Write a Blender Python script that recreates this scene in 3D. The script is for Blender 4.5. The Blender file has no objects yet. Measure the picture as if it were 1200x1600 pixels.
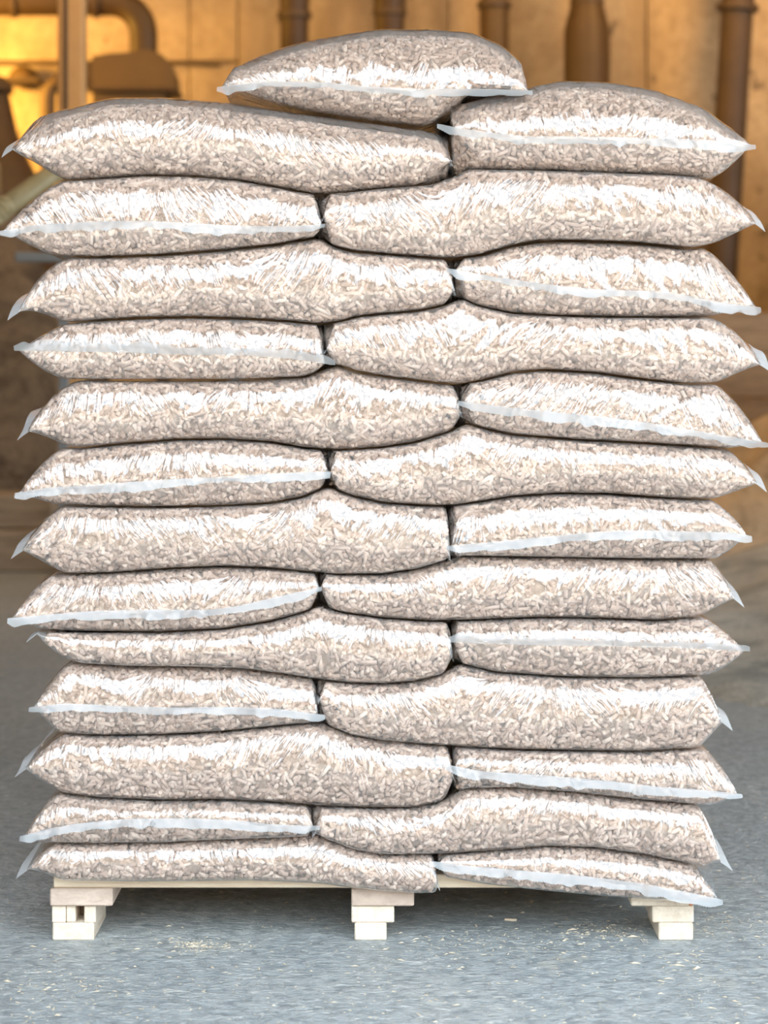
import bpy, math, random
import numpy as np
from mathutils import Vector

random.seed(7)
rng = np.random.default_rng(11)
SC = bpy.context.scene
COL = SC.collection
R = math.radians

# ------------------------------------------------------------------ camera
F, CAMY, CAMZ, HOR = 3300.0, -3.3, 0.884, 600.0      # focal length in px of a 1200x1600 frame
cam = bpy.data.cameras.new('camera')
camo = bpy.data.objects.new('camera', cam)
COL.objects.link(camo)
camo.location = (0, CAMY, CAMZ)
camo.rotation_euler = (R(90), 0, 0)
cam.sensor_width = 36
cam.lens = F / 1600 * 36
cam.shift_y = -(800 - HOR) / 1600
cam.dof.use_dof = True
cam.dof.focus_distance = 3.32
cam.dof.aperture_fstop = 4.6
cam.clip_end = 200
SC.camera = camo

# ------------------------------------------------------------------ world, sun, lamps, exposure
SC.view_settings.view_transform = 'Standard'
SC.view_settings.look = 'None'
SC.view_settings.gamma = 1
SC.view_settings.use_curve_mapping = False
SC.view_settings.exposure = 0.65
w = bpy.data.worlds.new('overcast sky')
SC.world = w
w.use_nodes = True
w.node_tree.nodes['Background'].inputs[0].default_value = (0.80, 0.91, 1.0, 1)
w.node_tree.nodes['Background'].inputs[1].default_value = 4.5


def lamp(name, kind, loc, energy, color, rot=(0, 0, 0), **kw):
    d = bpy.data.lights.new(name, kind)
    d.energy = energy
    d.color = color
    for k, v in kw.items():
        setattr(d, k, v)
    o = bpy.data.objects.new(name, d)
    COL.objects.link(o)
    o.location = loc
    o.rotation_euler = rot
    return o


lamp('sun', 'SUN', (0, 20, 20), 21.0, (1.0, 0.91, 0.80), (R(-38), 0, R(8)), angle=R(0.6))
lamp('lamp_left', 'AREA', (-3.3, 9.3, 2.9), 80, (1.0, 0.53, 0.10), (R(75), 0, R(-25)), size=0.5)
for lx_, le_ in ((-2.6, 30), (0.2, 30), (2.6, 66)):
    lamp('lamp_wall_washer', 'AREA', (lx_, 8.2, 4.7), le_, (1.0, 0.56, 0.19), (R(52), 0, 0), size=0.8)
lamp('lamp_hall', 'AREA', (-1.2, 4.6, 4.85), 60, (1.0, 0.62, 0.28), (R(38), 0, 0), size=0.8)

# ------------------------------------------------------------------ helpers


def at(px, py, y):
    """photograph pixel -> point of the place at depth y behind the stack front"""
    s = (y - CAMY) / F
    return Vector(((px - 600) * s, y, CAMZ - (py - HOR) * s))


def wx(px, y=0.0):
    return (px - 600) * (y - CAMY) / F


def wz(py, y=0.0):
    return CAMZ - (py - HOR) * (y - CAMY) / F


def link(name, me, mats=(), parent=None):
    o = bpy.data.objects.new(name, me)
    COL.objects.link(o)
    for m in (mats if isinstance(mats, (list, tuple)) else [mats]):
        me.materials.append(m)
    if parent is not None:
        o.parent = parent
    return o


def tag(o, label=None, cat=None, group=None, kind=None):
    if label:
        o['label'] = label
    if cat:
        o['category'] = cat
    if group:
        o['group'] = group
    if kind:
        o['kind'] = kind
    return o


def empty(name, loc=(0, 0, 0)):
    o = bpy.data.objects.new(name, None)
    COL.objects.link(o)
    o.location = loc
    o.empty_display_size = 0.05
    return o


def mesh(name, verts, faces, smooth=False):
    me = bpy.data.meshes.new(name)
    me.from_pydata([tuple(v) for v in verts], [], faces)
    if smooth:
        me.polygons.foreach_set('use_smooth', [True] * len(me.polygons))
    me.update()
    return me


class MB:
    def __init__(s):
        s.v, s.f = [], []

    def box(s, x0, x1, y0, y1, z0, z1, bev=0.0):
        b = len(s.v)
        if bev <= 0:
            s.v += [(x, y, z) for z in (z0, z1) for y in (y0, y1) for x in (x0, x1)]
            s.f += [tuple(b + i for i in q) for q in
                    ((0, 2, 3, 1), (4, 5, 7, 6), (0, 1, 5, 4), (2, 6, 7, 3), (0, 4, 6, 2), (1, 3, 7, 5))]
            return s
        c = bev
        # chamfered box: each corner gives three vertices
        idx = {}
        for i, x in enumerate((x0, x1)):
            for j, y in enumerate((y0, y1)):
                for k, z in enumerate((z0, z1)):
                    xi, yi, zi = x + c * (1 - 2 * i), y + c * (1 - 2 * j), z + c * (1 - 2 * k)
                    for a, p in enumerate(((x, yi, zi), (xi, y, zi), (xi, yi, z))):
                        idx[i, j, k, a] = len(s.v)
                        s.v.append(p)
        I = idx
        for i in (0, 1):
            q = [I[i, 0, 0, 0], I[i, 1, 0, 0], I[i, 1, 1, 0], I[i, 0, 1, 0]]
            s.f.append(tuple(q if i else q[::-1]))
            q = [I[0, i, 0, 1], I[1, i, 0, 1], I[1, i, 1, 1], I[0, i, 1, 1]]
            s.f.append(tuple(q[::-1] if i else q))
            q = [I[0, 0, i, 2], I[1, 0, i, 2], I[1, 1, i, 2], I[0, 1, i, 2]]
            s.f.append(tuple(q if i else q[::-1]))
        for i in (0, 1):
            for j in (0, 1):
                s.f.append((I[i, j, 0, 0], I[i, j, 1, 0], I[i, j, 1, 1], I[i, j, 0, 1]))
                s.f.append((I[i, 0, j, 0], I[i, 1, j, 0], I[i, 1, j, 2], I[i, 0, j, 2]))
                s.f.append((I[0, i, j, 1], I[1, i, j, 1], I[1, i, j, 2], I[0, i, j, 2]))
                for k in (0, 1):
                    s.f.append((I[i, j, k, 0], I[i, j, k, 1], I[i, j, k, 2]))
        return s

    def lathe(s, prof, loc, n=32, axis='z'):
        """prof: list of (radius, height)"""
        b = len(s.v)
        for r, h in prof:
            for k in range(n):
                a = 2 * math.pi * k / n
                p = (r * math.cos(a), r * math.sin(a), h)
                if axis == 'x':
                    p = (p[2], p[0], p[1])
                if axis == 'y':
                    p = (p[0], p[2], p[1])
                s.v.append((loc[0] + p[0], loc[1] + p[1], loc[2] + p[2]))
        for i in range(len(prof) - 1):
            for k in range(n):
                s.f.append((b + i * n + k, b + i * n + (k + 1) % n, b + (i + 1) * n + (k + 1) % n, b + (i + 1) * n + k))
        s.f.append(tuple(b + k for k in range(n))[::-1])
        s.f.append(tuple(b + (len(prof) - 1) * n + k for k in range(n)))
        return s

    def tube(s, pts, rad, n=20):
        """rad: number or function of the point index"""
        pts = [Vector(p) for p in pts]
        b = len(s.v)
        up = None
        for i, p in enumerate(pts):
            t = (pts[min(i + 1, len(pts) - 1)] - pts[max(i - 1, 0)]).normalized()
            if up is None:
                up = Vector((0, 0, 1)) if abs(t.z) < 0.9 else Vector((0, 1, 0))
            a = t.cross(up).normalized()
            up = a.cross(t).normalized()
            r = rad(i) if callable(rad) else rad
            for k in range(n):
                an = 2 * math.pi * k / n
                s.v.append(tuple(p + a * (r * math.cos(an)) + up * (r * math.sin(an))))
        for i in range(len(pts) - 1):
            for k in range(n):
                s.f.append((b + i * n + k, b + i * n + (k + 1) % n, b + (i + 1) * n + (k + 1) % n, b + (i + 1) * n + k))
        s.f.append(tuple(b + k for k in range(n))[::-1])
        s.f.append(tuple(b + (len(pts) - 1) * n + k for k in range(n)))
        return s

    def build(s, name, mat, parent=None, smooth=False):
        me = mesh(name, s.v, s.f)
        o = link(name, me, mat, parent)
        if smooth:
            me.polygons.foreach_set('use_smooth', [True] * len(me.polygons))
            me.set_sharp_from_angle(angle=R(40))
        return o


def spline(pts, n):
    """Catmull-Rom through 3D points"""
    P = [Vector(p) for p in pts]
    P = [P[0] * 2 - P[1]] + P + [P[-1] * 2 - P[-2]]
    out = []
    for i in range(1, len(P) - 2):
        for k in range(n):
            t = k / n
            out.append(0.5 * ((2 * P[i]) + (P[i + 1] - P[i - 1]) * t + (2 * P[i - 1] - 5 * P[i] + 4 * P[i + 1] - P[i + 2]) * t * t
                              + (3 * P[i] - P[i - 1] - 3 * P[i + 1] + P[i + 2]) * t ** 3))
    out.append(P[-2])
    return out


_H = np.random.default_rng(5).random(1 << 16)


def vnoise(x, y, seed=0):
    """smooth 2D value noise in -1..1"""
    x = np.asarray(x, float) + 1000.37
    y = np.asarray(y, float) + 1000.71
    xi, yi = np.floor(x).astype(np.int64), np.floor(y).astype(np.int64)
    fx, fy = x - xi, y - yi
    fx, fy = fx * fx * (3 - 2 * fx), fy * fy * (3 - 2 * fy)

    def h(a, b):
        return _H[(a * 73856093 ^ b * 19349663 ^ (seed * 83492791 + 12345)) & 0xFFFF]
    v = (h(xi, yi) * (1 - fx) + h(xi + 1, yi) * fx) * (1 - fy) + (h(xi, yi + 1) * (1 - fx) + h(xi + 1, yi + 1) * fx) * fy
    return v * 2 - 1


def fbm(x, y, seed=0, octv=4):
    v, a = 0, 1
    for o in range(octv):
        v = v + a * vnoise(np.asarray(x) * 2 ** o, np.asarray(y) * 2 ** o, seed + o)
        a *= 0.5
    return v

# ------------------------------------------------------------------ materials


class NT:
    def __init__(s, name):
        s.m = bpy.data.materials.new(name)
        s.m.use_nodes = True
        s.t = s.m.node_tree
        s.t.nodes.clear()
        s.out = s.n('ShaderNodeOutputMaterial')

    def n(s, typ, ins=None, **kw):
        nd = s.t.nodes.new(typ)
        for k, v in kw.items():
            setattr(nd, k, v)
        for k, v in (ins or {}).items():
            sock = nd.inputs[k]
            if hasattr(v, 'is_output') or isinstance(v, bpy.types.NodeSocket):
                s.t.links.new(v, sock)
            else:
                sock.default_value = v
        return nd

    def ramp(s, fac, stops):
        nd = s.n('ShaderNodeValToRGB', {0: fac})
        e = nd.color_ramp.elements
        while len(e) < len(stops):
            e.new(0.5)
        for el, (p, c) in zip(e, stops):
            el.position = p
            el.color = (c[0], c[1], c[2], 1) if hasattr(c, '__len__') else (c, c, c, 1)
        return nd.outputs[0]

    def noise(s, vec, scale, detail=4, rough=0.55, dist=0.0):
        return s.n('ShaderNodeTexNoise', {'Vector': vec, 'Scale': scale, 'Detail': detail, 'Roughness': rough, 'Distortion': dist}).outputs[0]

    def mapping(s, vec, scale=(1, 1, 1), rot=(0, 0, 0)):
        return s.n('ShaderNodeMapping', {'Vector': vec, 'Scale': scale, 'Rotation': rot}).outputs[0]

    def mix(s, fac, a, b, mode='MIX'):
        nd = s.n('ShaderNodeMix', data_type='RGBA', blend_type=mode)
        for k, v in ((0, fac), (6, a), (7, b)):
            if isinstance(v, bpy.types.NodeSocket):
                s.t.links.new(v, nd.inputs[k])
            else:
                nd.inputs[k].default_value = v if k == 0 else ((v[0], v[1], v[2], 1))
        return nd.outputs[2]

    def math(s, op, a, b=0.0):
        nd = s.n('ShaderNodeMath', {0: a, 1: b}, operation=op)
        return nd.outputs[0]

    def bump(s, h, strength=0.3, dist=0.01, normal=None):
        ins = {'Height': h, 'Strength': strength, 'Distance': dist}
        if normal is not None:
            ins['Normal'] = normal
        return s.n('ShaderNodeBump', ins).outputs[0]

    def surf(s, sock):
        s.t.links.new(sock, s.out.inputs[0])
        return s.m

    def principled(s, color, rough=0.6, normal=None, **kw):
        ins = {'Base Color': color, 'Roughness': rough}
        if not isinstance(color, bpy.types.NodeSocket):
            ins['Base Color'] = (*color, 1)
        if normal is not None:
            ins['Normal'] = normal
        ins.update(kw)
        return s.surf(s.n('ShaderNodeBsdfPrincipled', ins).outputs[0])


def pos(t):
    return t.n('ShaderNodeNewGeometry').outputs['Position']


def objc(t):
    return t.n('ShaderNodeTexCoord').outputs['Object']


def mat_pellet():
    t = NT('wood pellet')
    g = t.n('ShaderNodeNewGeometry')
    rnd = g.outputs['Random Per Island']
    c = t.ramp(rnd, [(0, (0.31, 0.205, 0.15)), (0.35, (0.49, 0.35, 0.27)), (0.75, (0.60, 0.45, 0.36)), (1, (0.73, 0.585, 0.48))])
    n = t.noise(g.outputs['Position'], 420, 3)
    c = t.mix(t.math('MULTIPLY', n, 0.35), c, (0.36, 0.25, 0.17))
    return t.principled(c, 0.55, t.bump(n, 0.35, 0.001))


def mat_core():
    t = NT('pellet filling')
    p = pos(t)
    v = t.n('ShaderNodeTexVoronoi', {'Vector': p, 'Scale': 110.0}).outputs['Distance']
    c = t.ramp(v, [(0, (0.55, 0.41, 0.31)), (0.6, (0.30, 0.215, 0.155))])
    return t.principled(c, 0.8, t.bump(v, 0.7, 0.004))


def mat_film(haze=0.09, spec=1.2, name='clear film', crease=0.56, milky=(0.86, 0.88, 0.90)):
    t = NT(name)
    tc = t.n('ShaderNodeTexCoord')
    uv = tc.outputs['UV']
    rnd = t.n('ShaderNodeObjectInfo').outputs['Random']
    off = t.n('ShaderNodeCombineXYZ', {0: t.math('MULTIPLY', rnd, 37.0), 1: t.math('MULTIPLY', rnd, 11.0)}).outputs[0]
    uvo = t.n('ShaderNodeVectorMath', {0: uv, 1: off}, operation='ADD').outputs[0]
    # creases lean one way here and another way there: u is sheared by v, more or less along the bag
    sx = t.n('ShaderNodeSeparateXYZ', {0: uv})
    lu = t.n('ShaderNodeCombineXYZ', {0: t.math('MULTIPLY', sx.outputs[0], 7.0), 1: t.math('MULTIPLY', rnd, 50.0)}).outputs[0]
    ln = t.n('ShaderNodeTexNoise', {'Vector': lu, 'Scale': 1.0, 'Detail': 1.0}).outputs[0]
    k = t.math('MULTIPLY', t.math('SUBTRACT', ln, 0.5), 4.0)
    su = t.math('ADD', sx.outputs[0], t.math('MULTIPLY', k, sx.outputs[1]))
    wv = t.n('ShaderNodeVectorMath', {0: t.n('ShaderNodeCombineXYZ', {0: su, 1: sx.outputs[1]}).outputs[0], 1: off}, operation='ADD').outputs[0]
    a = t.mapping(wv, (46, 7, 1))
    b = t.mapping(wv, (21, 7, 1))
    n1 = t.n('ShaderNodeTexNoise', {'Vector': a, 'Scale': 1.0, 'Detail': 3.0, 'Roughness': 0.6, 'Distortion': 0.4}).outputs[0]
    n2 = t.n('ShaderNodeTexNoise', {'Vector': b, 'Scale': 1.0, 'Detail': 2.0, 'Roughness': 0.5, 'Distortion': 0.3}).outputs[0]
    r1 = t.math('ABSOLUTE', t.math('SUBTRACT', n1, 0.5))
    r2 = t.math('ABSOLUTE', t.math('SUBTRACT', n2, 0.5))
    v = t.n('ShaderNodeTexVoronoi', {'Vector': t.mapping(uvo, (1, 0.8, 1)), 'Scale': 85.0, 'Randomness': 1.0}, feature='SMOOTH_F1').outputs['Distance']
    h = t.math('ADD', t.math('MULTIPLY', r1, 1.0), t.math('ADD', t.math('MULTIPLY', r2, 1.2), t.math('MULTIPLY', v, 0.10)))
    nrm = t.bump(h, crease, 0.012)
    fc = t.n('ShaderNodeLayerWeight', {'Blend': 0.5, 'Normal': nrm}).outputs['Facing']
    # Schlick reflection of the two faces of a thin sheet
    fr = t.math('ADD', t.math('MULTIPLY', t.math('POWER', fc, 5.0), 0.75), 0.045)
    fac = t.n('ShaderNodeMath', {0: fr, 1: 1.7 * spec}, operation='MULTIPLY', use_clamp=True).outputs[0]
    gl = t.n('ShaderNodeBsdfGlossy', {'Color': (1, 1, 1, 1), 'Roughness': 0.085, 'Normal': nrm}).outputs[0]
    tr = t.n('ShaderNodeBsdfTransparent', {'Color': (0.97, 0.975, 0.98, 1)}).outputs[0]
    df = t.n('ShaderNodeBsdfDiffuse', {'Color': (*milky, 1)}).outputs[0]
    tl = t.n('ShaderNodeBsdfTranslucent', {'Color': (*milky, 1)}).outputs[0]
    milk = t.n('ShaderNodeMixShader', {0: 0.2, 1: df, 2: tl}).outputs[0]
    lw = t.n('ShaderNodeLayerWeight', {'Blend': 0.35}).outputs['Facing']
    hz = t.n('ShaderNodeMath', {0: t.math('MULTIPLY', t.math('POWER', lw, 2.0), 0.30), 1: haze}, operation='ADD', use_clamp=True).outputs[0]
    body = t.n('ShaderNodeMixShader', {0: hz, 1: tr, 2: milk}).outputs[0]
    return t.surf(t.n('ShaderNodeMixShader', {0: fac, 1: body, 2: gl}).outputs[0])


def mat_wood(name, c0, c1, grain=(1, 12, 12), scale=6.0):
    t = NT(name)
    p = objc(t)
    rnd = t.n('ShaderNodeObjectInfo').outputs['Random']
    off = t.n('ShaderNodeCombineXYZ', {0: t.math('MULTIPLY', rnd, 9.0), 1: t.math('MULTIPLY', rnd, 5.0), 2: rnd}).outputs[0]
    p = t.n('ShaderNodeVectorMath', {0: p, 1: off}, operation='ADD').outputs[0]
    n = t.noise(t.mapping(p, grain), scale, 5, 0.6, 0.6)
    f = t.noise(t.mapping(p, tuple(g * 6 for g in grain)), scale, 2)
    c = t.ramp(t.math('ADD', t.math('MULTIPLY', n, 0.8), t.math('MULTIPLY', f, 0.2)), [(0.3, c1), (0.62, c0)])
    return t.principled(c, 0.7, t.bump(n, 0.25, 0.002))


def mat_floor():
    t = NT('dusty grey hall floor')
    p = pos(t)
    n1 = t.noise(t.mapping(p, (1, 0.55, 1)), 2.2, 5, 0.6, 0.4)
    n2 = t.noise(p, 38, 5, 0.7)
    n3 = t.noise(t.mapping(p, (0.7, 1.6, 1), (0, 0, R(12))), 60, 4, 0.6, 1.2)
    c = t.ramp(n1, [(0.3, (0.31, 0.345, 0.36)), (0.5, (0.39, 0.425, 0.435)), (0.7, (0.47, 0.485, 0.475))])
    c = t.mix(t.ramp(n2, [(0.36, 0.9), (0.56, 0.0)]), c, (0.20, 0.23, 0.245))
    c = t.mix(t.ramp(n3, [(0.55, 0.0), (0.68, 0.7)]), c, (0.72, 0.73, 0.71))
    d = t.noise(t.mapping(p, (1, 0.6, 1)), 5.5, 6, 0.75)
    c = t.mix(t.ramp(d, [(0.60, 0.0), (0.74, 0.55)]), c, (0.46, 0.42, 0.34))
    h = t.math('ADD', t.math('MULTIPLY', n3, 0.7), t.math('MULTIPLY', n2, 0.6))
    return t.principled(c, t.ramp(n2, [(0.3, 0.42), (0.7, 0.7)]), t.bump(h, 0.9, 0.012))


def mat_wall():
    t = NT('stained concrete')
    p = pos(t)
    n1 = t.noise(t.mapping(p, (1, 1, 0.45)), 1.4, 6, 0.65, 0.5)
    n2 = t.noise(p, 14, 5, 0.7)
    n3 = t.noise(p, 5.2, 3, 0.5)
    c = t.ramp(n1, [(0.32, (0.24, 0.17, 0.10)), (0.5, (0.40, 0.30, 0.185)), (0.68, (0.52, 0.41, 0.27))])
    c = t.mix(t.ramp(n2, [(0.35, 0.45), (0.55, 0.0)]), c, (0.24, 0.165, 0.095))
    c = t.mix(t.ramp(n3, [(0.66, 0.0), (0.71, 0.75)]), c, (0.10, 0.07, 0.045))
    return t.principled(c, 0.85, t.bump(n2, 0.4, 0.02))


def mat_plain(name, col, var=0.35, scale=6, rough=0.6, metal=0.0, dark=0.45):
    t = NT(name)
    p = objc(t)
    n = t.noise(p, scale, 5, 0.65)
    f = t.noise(p, scale * 9, 3)
    c = t.mix(t.math('MULTIPLY', t.ramp(n, [(0.35, 1.0), (0.65, 0.0)]), var), col, tuple(x * dark for x in col))
    return t.principled(c, rough, t.bump(f, 0.2, 0.004), Metallic=metal)


def mat_sawdust(name, c0, c1):
    t = NT(name)
    p = pos(t)
    n = t.noise(t.mapping(p, (1, 1, 1.8), (0, R(25), 0)), 2.6, 7, 0.7, 0.8)
    f = t.noise(p, 60, 4, 0.7)
    c = t.ramp(n, [(0.36, c1), (0.52, c0), (0.7, tuple(min(1, x * 1.25) for x in c0))])
    c = t.mix(t.ramp(f, [(0.4, 0.4), (0.6, 0.0)]), c, c1)
    return t.principled(c, 0.9, t.bump(f, 0.7, 0.03))


M_PELLET, M_CORE = mat_pellet(), mat_core()
M_FILM = mat_film()
M_SEAL = mat_film(0.36, 0.4, 'milky sealed film edge', 0.2, (0.62, 0.66, 0.69))
M_SEAL_END = mat_film(0.60, 0.4, 'brightened milky bag end', 0.2, (0.80, 0.84, 0.87))  # paler, hazier seal copy: colour makes up for the weaker light on bag ends
M_PINE = mat_wood('pale pine board', (0.80, 0.68, 0.51), (0.66, 0.51, 0.36), (1.2, 14, 14), 5)
M_PINE_Y = mat_wood('pale pine block', (0.78, 0.69, 0.56), (0.60, 0.49, 0.38), (12, 1.5, 12), 6)
M_PINE_END = mat_wood('greyish end grain', (0.62, 0.50, 0.41), (0.44, 0.34, 0.27), (7, 1.0, 16), 5)
M_FLOOR, M_WALL = mat_floor(), mat_wall()
M_DUCT = mat_plain('brown painted duct', (0.062, 0.031, 0.009), 0.45, 5, 0.55)
M_DUCT2 = mat_plain('dull tan duct', (0.115, 0.066, 0.022), 0.4, 5, 0.6)
M_DARK = mat_plain('dark rusty steel', (0.075, 0.042, 0.02), 0.5, 6, 0.6)
M_HOSE = mat_plain('olive ribbed hose', (0.36, 0.29, 0.15), 0.3, 9, 0.5)
M_STEEL = mat_plain('blue grey steel', (0.22, 0.25, 0.28), 0.3, 8, 0.45, 0.4)
M_POST = mat_plain('tan painted post', (0.55, 0.33, 0.14), 0.35, 4, 0.6)
M_HEAP = mat_sawdust('grey brown sawdust', (0.23, 0.17, 0.115), (0.075, 0.055, 0.04))
M_HEAP2 = mat_sawdust('pale sawdust', (0.58, 0.47, 0.33), (0.30, 0.23, 0.15))
M_DRIFT = mat_sawdust('dusty grey sawdust', (0.62, 0.60, 0.53), (0.28, 0.29, 0.27))
M_HEAP3 = mat_sawdust('rusty brown bark dust', (0.40, 0.225, 0.09), (0.20, 0.105, 0.04))
M_TIMBER = mat_wood('weathered timber', (0.33, 0.25, 0.17), (0.17, 0.12, 0.08), (1, 9, 9), 4)
M_GROUND = mat_plain('sunlit sandy yard', (0.48, 0.43, 0.37), 0.25, 1.2, 0.95, dark=0.7)
M_ROOF = mat_plain('dark roof boarding', (0.16, 0.13, 0.10), 0.4, 2, 0.9)
M_CRUMB = mat_plain('pale wood crumb', (0.66, 0.57, 0.43), 0.3, 20, 0.9, dark=0.7)

# ------------------------------------------------------------------ setting
WY = 10.5          # back wall
FR = -2.3          # front edge of the roof
o = MB().box(-7, 7, FR, WY + 0.3, -0.2, 0.0).build('floor', M_FLOOR)
tag(o, kind='structure')
o = MB().box(-40, 40, -60, FR, -0.2, -0.004).build('floor_yard', M_GROUND)
tag(o, kind='structure')
o = MB().box(-7.2, 7.2, FR, WY + 0.3, 5.0, 5.2).build('ceiling', M_ROOF)
tag(o, kind='structure')
o = MB().box(-7.2, -7, FR, WY + 0.3, 0, 5.0).build('wall_left', M_WALL)
tag(o, kind='structure')
# unseen side opening, added in the right wall to let more daylight in
m = MB()
m.box(7, 7.2, FR, 1.5, 0, 5.0)
m.box(7, 7.2, 6.5, WY + 0.3, 0, 5.0)
m.box(7, 7.2, 1.5, 6.5, 3.2, 5.0)
tag(m.build('wall_right', M_WALL), kind='structure')
m = MB()
m.box(-7.2, -2.3, FR - 0.3, FR - 0.001, 0, 5.2)
m.box(6.2, 7.2, FR - 0.3, FR - 0.001, 0, 5.2)
m.box(-2.3, 6.2, FR - 0.3, FR - 0.001, 3.7, 5.2)
tag(m.build('wall_front', M_ROOF), kind='structure')
tag(MB().box(-40, 40, -46, -45, -0.1, 13).build('yard_sky_blocker', M_ROOF), kind='structure')  # unseen wall added to keep the low sky out of the film reflections
wall = MB().box(-7, 7, WY + 0.06, WY + 0.3, 0, 5.0).build('wall_back', M_WALL)
tag(wall, kind='structure')
# cast panels of the back wall with recessed joints
zj = wz(97, WY)
cols = [-7, wx(-300, WY), wx(-30, WY), wx(296, WY), wx(372, WY), wx(700, WY), wx(1010, WY), wx(1330, WY), 7]
for i in range(len(cols) - 1):
    a, b = cols[i] + 0.004, cols[i + 1] - 0.004
    ya = WY + random.uniform(-0.008, 0.008)
    if i < 4:
        MB().box(a, b, ya, WY + 0.06, 0, zj - 0.012, 0.006).build('panel', M_WALL, wall)
        MB().box(a, b, ya + 0.012, WY + 0.06, zj + 0.012, 5.0, 0.006).build('panel', M_WALL, wall)
    else:
        MB().box(a, b, ya, WY + 0.06, 0, 5.0, 0.006).build('panel', M_WALL, wall)


# ------------------------------------------------------------------ pallet
PY = 0.05
pal = empty('pallet', (0, PY, 0))
tag(pal, 'pale rough pine pallet on the grey floor under the bag stack', 'pallet')


def pbox(name, px0, px1, py0, py1, y0, y1, mat, bev=0.002):
    """front face given in pixels at the pallet's front plane"""
    x0, x1 = wx(px0, PY), wx(px1, PY)
    z1, z0 = wz(py0, PY), wz(py1, PY)
    cx, cy, cz = (x0 + x1) / 2, (y0 + y1) / 2, (z0 + z1) / 2
    m = MB().box(x0 - cx, x1 - cx, y0 - cy, y1 - cy, z0 - cz, z1 - cz, bev)
    ob = m.build(name, mat, pal)
    ob.location = (cx, cy - PY, cz)
    return ob


PD = 0.80
yb = PY + 0.003
for k in range(7):
    pbox('deck_board', 83, 1083, 1368 if k else 1367.5, 1388.2, yb + k * (PD - 0.10) / 6 + 0.0, yb + k * (PD - 0.10) / 6 + 0.10, M_PINE)
legs = [((78, 176), (80, 148), (81, 146)), ((549, 647), (549, 616), (554, 604)), ((986, 1083), (1020, 1085), (1030, 1084))]
for li, (st, bl, bt) in enumerate(legs):
    pbox('stringer_board', st[0], st[1], 1388.4, 1416, PY, PY + PD, M_PINE_END if li < 2 else M_PINE_Y)
    for r in range(3):
        y0 = PY + 0.006 + r * (PD - 0.145) / 2
        if li == 0 and r == 0:
            # cracked block: three pieces with a gap
            for a, b in ((80, 101.5), (102.2, 116.5), (130.5, 148.5)):
                pbox('block', a, b, 1416.2, 1443.5, y0 + random.uniform(0, .006), y0 + 0.138, M_PINE_Y, 0.0015)
            pbox('block', 117, 130, 1416.2, 1443.5, y0 + 0.05, y0 + 0.13, M_TIMBER, 0.0015)
        else:
            pbox('block', bl[0], bl[1], 1416.2, 1443.5, y0, y0 + 0.14, M_PINE_Y)
        pbox('foot_block', bt[0], bt[1], 1443.7, 1471.2, y0, y0 + 0.145, M_PINE_Y)
pbox('knot', 1076.5, 1082.6, 1397, 1415.5, PY - 0.0012, PY + 0.02, mat_plain('orange bark', (0.52, 0.21, 0.09), 0.4, 30, 0.8), 0.001)
DECK = wz(1367.5, PY)

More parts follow.
